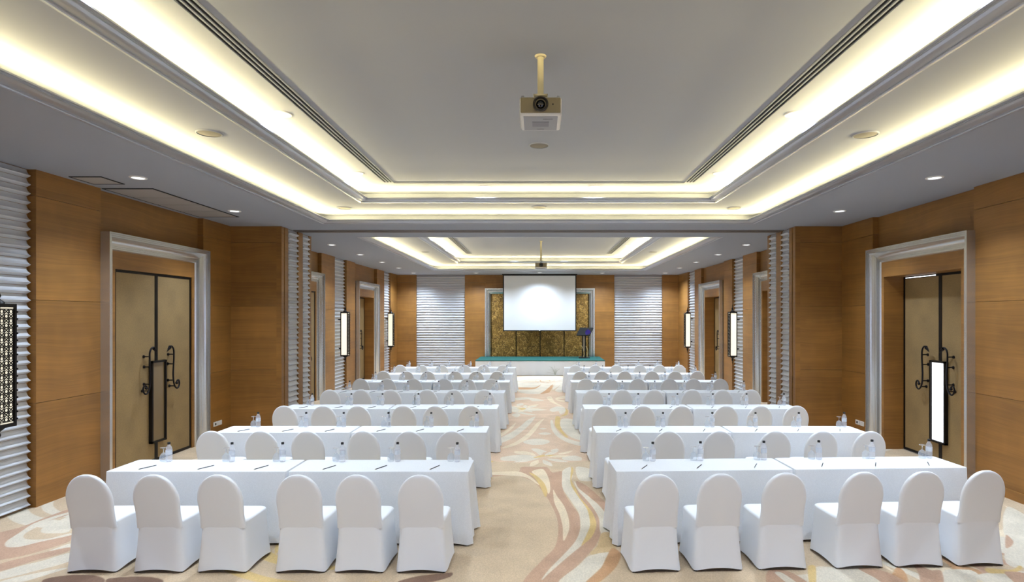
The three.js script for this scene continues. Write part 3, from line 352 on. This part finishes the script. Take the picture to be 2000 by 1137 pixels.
// wall sockets
for (const [x, Z, y, s, lb] of [[-XL, 11.02, 0.29, -1, 'white double wall socket beside the dark glass door'], [XR, 10.85, 0.33, 1, 'white double wall socket beside the lit glass door']]) {
  const t = thing('wall_socket', lb, 'socket', [x, y, -Z], -s * Math.PI / 2); for (const k of [-0.075, 0.075]) { const g = clean(new RoundedBoxGeometry(0.13, 0.085, 0.014, 2, 0.005)); g.translate(k, 0, 0.007); obj('plate', g, whitePlastic, t); } obj('outlet', box(-0.1, -0.06, -0.02, 0.02, 0.013, 0.016), black, t);
}

// ---------------------------------------------------------------- stage, screen, lectern
{
  const x0 = -2.51, x1 = 2.59, za = 22.72, zb = 24.93, h = 0.6, s = thing('stage', 'low stage with green carpet top and pale grey skirt before the gold niche', 'stage');
  const green = new THREE.MeshStandardMaterial({ color: 0x0a544e, roughness: 0.95 });
  obj('deck', slabBox(x0, x1, h - 0.03, h, za, zb), green, s); obj('deck_core', slabBox(x0 + 0.05, x1 - 0.05, 0, h - 0.03, za + 0.1, zb - 0.05), black, s);
  const cv = document.createElement('canvas'); cv.width = 2048; cv.height = 256; const c = cv.getContext('2d'), r = rng(3); c.fillStyle = '#d9dadd'; c.fillRect(0, 0, 2048, 256);
  c.strokeStyle = '#9aa096'; c.lineCap = 'round'; for (let k = 0; k < 26; k++) { const a = -2.9 + r() * 1.9, L = 40 + r() * 120, cx = 1260, cy = 240; c.lineWidth = 3 + r() * 8; c.globalAlpha = 0.24; c.beginPath(); c.moveTo(cx + r() * 20 - 10, cy); c.quadraticCurveTo(cx + Math.cos(a) * L * 0.6, cy + Math.sin(a) * L * 0.9, cx + Math.cos(a) * L * 1.3, cy + Math.sin(a) * L); c.stroke(); } c.globalAlpha = 1;
  const t = new THREE.CanvasTexture(cv); t.colorSpace = THREE.SRGBColorSpace;
  const rows = []; for (let j = 0; j <= 6; j++) { const row = []; for (let i = 0; i <= 120; i++) { const u = i / 120; row.push([x0 + 0.01 + (x1 - x0 - 0.02) * u, (h - 0.032) * (1 - j / 6) + 0.012 * (j / 6), -za - 0.01 + 0.012 * (j / 6) * Math.sin(u * 90)]); } rows.push(row); }
  const g = gridMesh(rows, false), uv = g.attributes.uv; for (let j = 0; j <= 6; j++) for (let i = 0; i <= 120; i++) uv.setXY(j * 121 + i, i / 120, 1 - j / 6);
  obj('skirt', g, new THREE.MeshStandardMaterial({ map: t, roughness: 0.85, side: THREE.DoubleSide }), s);
  for (const x of [x0 + 0.01, x1 - 0.01]) obj('side_skirt', slabBox(x - 0.005, x + 0.005, 0.012, h - 0.032, za + 0.01, zb), linen, s);
}
{
  const Z = 24.5, w = 3.02, y0 = 2.33 - (645 - 618) * Z / F, y1 = 2.33 + (618 - 538.6) * Z / F, x0 = (984.4 - 1053) * Z / F, x1 = x0 + w, b = 0.045;
  const s = thing('projection_screen', 'large white projection screen with black border hung above the stage', 'screen', [0, 0, 0]);
  obj('screen_fabric', slabBox(x0, x1, y0, y1, Z, Z + 0.012), new THREE.MeshStandardMaterial({ color: new THREE.Color().setRGB(0.86, 0.87, 0.88), roughness: 0.85 }), s);
  obj('black_border', [slabBox(x0 - b, x0, y0 - b, y1 + 0.03, Z - 0.004, Z + 0.014), slabBox(x1, x1 + b, y0 - b, y1 + 0.03, Z - 0.004, Z + 0.014), slabBox(x0, x1, y1, y1 + 0.03, Z - 0.004, Z + 0.014), slabBox(x0, x1, y0 - b, y0, Z - 0.004, Z + 0.014)], black, s);
  obj('case', slabBox(x0 - b - 0.03, x1 + b + 0.03, y1 + 0.03, YC, Z - 0.06, Z + 0.09), darkMetal, s);
  obj('pull_tab', slabBox((x0 + x1) / 2 - 0.025, (x0 + x1) / 2 + 0.025, y0 - 0.035, y0 - 0.005, Z - 0.012, Z), whitePlastic, s);
}
{
  const t = thing('lectern', 'slim black lectern with tilted reading top and blue badge on the stage', 'lectern', [1.87, 0.6, -24.05]);
  obj('base', (() => { const g = new RoundedBoxGeometry(0.46, 0.03, 0.4, 2, 0.01); g.translate(0, 0.015, 0); return clean(g); })(), black, t);
  for (const x of [-0.07, 0.055]) obj('post', box(x - 0.022, x + 0.022, 0.03, 0.98, -0.03, 0.03), darkMetal, t);
  obj('post_panel', box(-0.05, 0.035, 0.3, 0.95, -0.012, -0.004), new THREE.MeshStandardMaterial({ color: 0xa89a86, roughness: 0.35 }), t);
  const goldM = new THREE.MeshStandardMaterial({ color: 0xcbb489, metalness: 0.5, roughness: 0.35 });
  obj('curved_leg', tube([[-0.12, 0.52, 0.05], [-0.06, 0.42, 0.06], [-0.01, 0.25, 0.06], [0.0, 0.15, 0.06], [-0.05, 0.04, 0.06]], 0.016, 24, 8), goldM, t); obj('curved_leg', tube([[0.07, 0.5, 0.05], [0.12, 0.4, 0.06], [0.15, 0.25, 0.05], [0.13, 0.12, 0.05], [0.14, 0.04, 0.05]], 0.016, 24, 8), goldM, t);
  const desk = new RoundedBoxGeometry(0.62, 0.035, 0.46, 2, 0.008); desk.rotateX(0.75); desk.rotateY(-0.55); desk.translate(0.03, 1.09, 0); obj('reading_top', clean(desk), new THREE.MeshStandardMaterial({ color: 0x08080a, roughness: 0.95 }), t);
  const bd = new THREE.CylinderGeometry(0.11, 0.09, 0.02, 24); bd.scale(1, 1, 1.15); bd.rotateX(Math.PI / 2); bd.translate(0.14, 1.06, 0.22); obj('blue_badge', clean(bd), new THREE.MeshStandardMaterial({ color: 0x33249a, roughness: 0.4 }), t);
}

// ---------------------------------------------------------------- tables, chairs and table settings
function superRect(n, pow = 10) { const out = []; for (let i = 0; i < n; i++) { const q = Math.floor(i / (n / 4)), f = (i % (n / 4)) / (n / 4), e = 2 * f - 1; const [x, z] = q === 0 ? [1, -e] : q === 1 ? [-e, -1] : q === 2 ? [-1, e] : [e, 1]; const k = (Math.abs(x) ** pow + Math.abs(z) ** pow) ** (-1 / pow); out.push([x * k, z * k]); } return out.reverse(); }
function clothGeometry(seed) {
  const r = rng(seed), hl = 0.918, hd = 0.245, N = 192, per = superRect(N, 60), rows = [], ph = [r() * 6, r() * 6, r() * 6];
  const put = (f, y, k) => per.map(([cx, cz]) => {
    const end = Math.abs(cx) > 0.995 ? 1 : 0, corner = (Math.min(Math.abs(cx), Math.abs(cz))) ** 10, u = cx * hl, v = cz * hd;
    const wave = k * (end ? 0.006 * Math.sin(v * 28 + ph[0]) : 0.004 * Math.sin(u * 11 + ph[1]) + 0.003 * Math.sin(u * 29 + ph[2]));
    const free = cx > 0 ? 1 : 0, out = k * (0.004 + (0.012 + 0.034 * free) * corner + (end && free ? 0.022 * (0.5 + 0.5 * Math.sin(v * 21 + ph[1])) : 0)) + wave * (end && !free ? 0.2 : 1);
    return [u * f + (end ? Math.sign(cx) * out * (free ? 1.2 : 0.3) : 0), y + (y < 0.05 ? 0.006 * Math.sin(u * 9 + ph[0]) + 0.008 * (1 - corner) : 0), v * f + (!end || corner > 0.8 ? Math.sign(cz) * out : 0)];
  });
  for (const f of [0, 0.5, 0.9, 0.99]) rows.push(put(f, 0.75, 0)); rows.push(put(0.998, 0.7485, 0), put(1, 0.744, 0));
  for (let j = 1; j <= 8; j++) rows.push(put(1, 0.744 - 0.728 * j / 8, (j / 8) ** 1.2));
  return metreUV(toCreasedNormals(clean(gridMesh(rows, true)), 0.9));
}
const clothGeos = [clothGeometry(11), clothGeometry(12), clothGeometry(13)];
const topGeo = box(-0.9, 0.9, 0.71, 0.738, -0.225, 0.225), legGeo = clean(new THREE.CylinderGeometry(0.014, 0.014, 0.71, 8));
const topMat = new THREE.MeshStandardMaterial({ color: 0x8a6a48, roughness: 0.6 });
function makeTable(v) {
  const t = new THREE.Group(); t.name = 'banquet_table'; obj('tablecloth', clothGeos[v], linen, t); obj('tabletop', topGeo, topMat, t);
  for (const sx of [-1, 1]) for (const sz of [-1, 1]) { const m = obj('leg', legGeo, darkMetal, t); m.position.set(sx * 0.8, 0.355, sz * 0.18); }
  return t;
}
const tableProto = [0, 1, 2].map(makeTable);

function backGeometry() {
  const ny = 26, ns = 14, rows = [], hwAt = (y) => y < 0.66 ? 0.207 - 0.006 * Math.sin(Math.PI * (y - 0.4) / 0.26) ** 2 : 0.207 * Math.sqrt(Math.max(0, 1 - ((y - 0.66) / 0.252) ** 2.05));
  for (let j = 0; j <= ny; j++) {
    const t = j / ny, y = t < 0.45 ? 0.40 + 0.26 * t / 0.45 : 0.66 + 0.252 * Math.sin((t - 0.45) / 0.55 * Math.PI / 2), hw = hwAt(Math.min(y, 0.9119)), row = [], yy = Math.max(0, (y - 0.66) / 0.252);
    for (let i = 0; i < ns * 2; i++) {
      const front = i >= ns, q = (front ? i - ns : i) / ns, a = (front ? 1 - 2 * q : -1 + 2 * q), s = Math.sign(a) * (1 - (1 - Math.abs(a)) ** 2.2), th = 0.024 * (1 - Math.abs(s) ** 16) ** 0.5 * (1 - yy ** 16) ** 0.5;
      row.push([s * hw, y, 0.205 + (y - 0.45) * 0.2 + (front ? -th : th)]);
    }
    rows.push(row);
  }
  return gridMesh(rows, true);
}
function seatGeometry() {
  const per = superRect(64, 9), rows = [], L = (a, b, k) => a + (b - a) * k;
  const put = (f, y, k, scallop = 0) => per.map(([cx, cz]) => {
    const m = Math.min(Math.abs(cx), Math.abs(cz)), sag = 1 - 0.035 * Math.sin(Math.PI * Math.min(1, k)) * (1 - m * m), fr = (1 - cz) / 2, w = L(L(0.203, 0.212, fr), L(0.236, 0.245, fr), k ** 1.25), zz = cz > 0 ? L(0.222, 0.245, k ** 1.3) : L(0.225, 0.25, k);
    return [cx * w * f * (Math.abs(cx) > 0.9 ? sag : 1), y + scallop * (1 - m ** 2.2) * 0.03, cz * zz * f * (Math.abs(cz) > 0.9 ? sag : 1)];
  });
  for (const [f, y] of [[0, 0.482], [0.4, 0.481], [0.75, 0.477], [0.92, 0.468], [0.98, 0.458], [1, 0.444]]) rows.push(put(f, y, 0));
  for (let j = 1; j <= 9; j++) { const k = j / 9; rows.push(put(1, 0.444 - 0.438 * k, k, k ** 4)); }
  return gridMesh(rows, true);
}
const backGeo = backGeometry(), seatGeo = seatGeometry(), footGeo = clean(new THREE.CylinderGeometry(0.012, 0.014, 0.02, 8));
spandex.side = THREE.DoubleSide;
const chairProto = new THREE.Group(); chairProto.name = 'banquet_chair';
obj('backrest_cover', backGeo, spandex, chairProto); obj('seat_cover', seatGeo, spandex, chairProto);
for (const sx of [-1, 1]) for (const sz of [-1, 1]) { const m = obj('foot', footGeo, darkMetal, chairProto); m.position.set(sx * 0.205, 0.01, sz * 0.205); }

const lathe = (pts, seg = 20) => clean(new THREE.LatheGeometry(pts.map(([a, b]) => new THREE.Vector2(a, b)), seg));
const bottleGeo = lathe([[0, 0.002], [0.026, 0], [0.031, 0.006], [0.032, 0.02], [0.0305, 0.03], [0.032, 0.04], [0.032, 0.05], [0.0305, 0.06], [0.032, 0.07], [0.032, 0.128], [0.030, 0.145], [0.022, 0.165], [0.014, 0.178], [0.0125, 0.19], [0, 0.191]]), capGeo = lathe([[0, 0.21], [0.0135, 0.21], [0.0150, 0.207], [0.0150, 0.189], [0.0135, 0.188], [0, 0.188]]);
const wrapGeo = lathe([[0.0324, 0.078], [0.0326, 0.079], [0.0326, 0.124], [0.0324, 0.125]]), wrapMat = new THREE.MeshPhysicalMaterial({ color: 0xe9edf2, roughness: 0.5, transmission: 0.45, thickness: 0 });
const bottleProto = new THREE.Group(); bottleProto.name = 'water_bottle'; obj('bottle_body', bottleGeo, waterMat, bottleProto); obj('cap', capGeo, black, bottleProto).userData.label = 'black screw cap'; obj('paper_wrap', wrapGeo, wrapMat, bottleProto);
const glassProto = new THREE.Group(); glassProto.name = 'water_goblet';
obj('bowl', lathe([[0.034, 0.001], [0.039, 0.03], [0.0385, 0.05], [0.030, 0.074], [0.014, 0.088], [0.005, 0.094]]), glassThin, glassProto); obj('stem', lathe([[0.005, 0.094], [0.0042, 0.11], [0.006, 0.136], [0.012, 0.141]], 12), glassThin, glassProto); obj('foot', lathe([[0.0, 0.147], [0.032, 0.1475], [0.034, 0.146], [0.03, 0.1435], [0.01, 0.141], [0, 0.141]]), new THREE.MeshPhysicalMaterial({ color: 0xffffff, transmission: 0.85, thickness: 0, roughness: 0.05 }), glassProto);
const pencilProto = new THREE.Group(); pencilProto.name = 'pencil'; obj('shaft', clean(new THREE.CylinderGeometry(0.004, 0.004, 0.165, 6).rotateZ(Math.PI / 2)), new THREE.MeshStandardMaterial({ color: 0x1c1e24, roughness: 0.5 }), pencilProto); obj('point', clean(new THREE.ConeGeometry(0.004, 0.018, 6).rotateZ(Math.PI / 2).translate(-0.0915, 0, 0)), ivory, pencilProto); obj('eraser_end', clean(new THREE.CylinderGeometry(0.0042, 0.0042, 0.01, 8).rotateZ(Math.PI / 2).translate(0.0875, 0, 0)), greyPlastic, pencilProto);

const rowZ = [5.885, 7.855, 9.88, 11.91, 13.86, 15.72, 17.62];
const seatX = { left: [-4.07, -3.46, -2.88, -2.17, -1.63, -1.07], right: [1.05, 1.63, 2.23, 2.95, 3.53, 4.11] };
const bottleX = { left: [-4.03, -3.34, -2.79, -2.14, -1.54, -0.89], right: [1.24, 1.77, 2.475, 3.09, 3.70, 4.35] };
const tableX = { left: [-3.495, -1.635], right: [1.69, 3.55] };
const where = { left: 'away from lectern', right: 'lectern side' };
let firstUse = new Set();
function place(proto, pos, turn, label, cat, group) {
  if (!firstUse.has(proto)) { firstUse.add(proto); proto.name = numbered(proto.name.replace(/_\d{3}$/, '')); proto.position.set(...pos); proto.rotation.y = turn; proto.userData = { label, category: cat, group }; scene.add(proto); return proto; }
  const c = copyOf(proto, pos, turn, label); c.userData = { label, category: cat, group }; return c;
}
rowZ.forEach((zf, ri) => {
  const rowWord = `${ordinal[7 - ri]} row from stage`;
  for (const side of ['left', 'right']) {
    const j = rng(100 + ri * 2 + (side === 'left' ? 0 : 1)), skew = ri === 0 && side === 'right' ? 0.043 : (j() - 0.5) * 0.006, xa = side === 'left' ? -2.565 : 0.77;
    const at = (x, dz) => [x + dz * skew * 0, 0, -(zf + dz + (x - xa) * skew)];
    tableX[side].forEach((x, k) => { const p = at(x, 0.245), aisle = (side === 'left') === (k === 1); place(tableProto[(ri * 2 + k) % 3], p, skew + (k === 0 ? Math.PI : 0), `white draped table ${aisle ? 'next to aisle' : 'next to wall'}, ${rowWord}, ${where[side]}`, 'table', 'white draped conference tables'); });
    seatX[side].forEach((x, k) => {
      const fromAisle = ordinal[side === 'left' ? 6 - k : k + 1], dx = ri ? (j() - 0.5) * 0.05 : 0, dz = ri ? (j() - 0.5) * 0.03 : 0, rot = ri ? (j() - 0.5) * 0.06 : [0.02, 0.0, -0.01, 0.01, -0.02, 0.0][k];
      const c = at(x + dx, -0.405 + dz); place(chairProto, c, skew + rot, `white covered chair, ${fromAisle} from aisle in ${rowWord}, ${where[side]}`, 'chair', 'white covered banquet chairs');
      const bx = bottleX[side][k] + (ri ? (j() - 0.5) * 0.03 : 0), b = at(bx, 0.415 + (j() - 0.5) * 0.02); place(bottleProto, [b[0], 0.75, b[2]], j() * 6, `black-capped water bottle, ${fromAisle} from aisle in ${rowWord}, ${where[side]}`, 'bottle', 'water bottles on the tables');
      const g = at(bx - 0.073, 0.425 + (j() - 0.5) * 0.02); place(glassProto, [g[0], 0.75, g[2]], j() * 6, `upturned clear goblet, ${fromAisle} from aisle in ${rowWord}, ${where[side]}`, 'glass', 'upturned goblets on the tables');
      if (ri < 5) { const px = x + (side === 'left' ? -0.02 : 0.05), q = at(px, 0.15); place(pencilProto, [q[0], 0.7545, q[2]], 1.09 + (j() - 0.5) * 0.15, `dark pencil, ${fromAisle} from aisle in ${rowWord}, ${where[side]}`, 'pencil', 'pencils on the tables'); }
    });
  }
});
renderer.render(scene, camera);
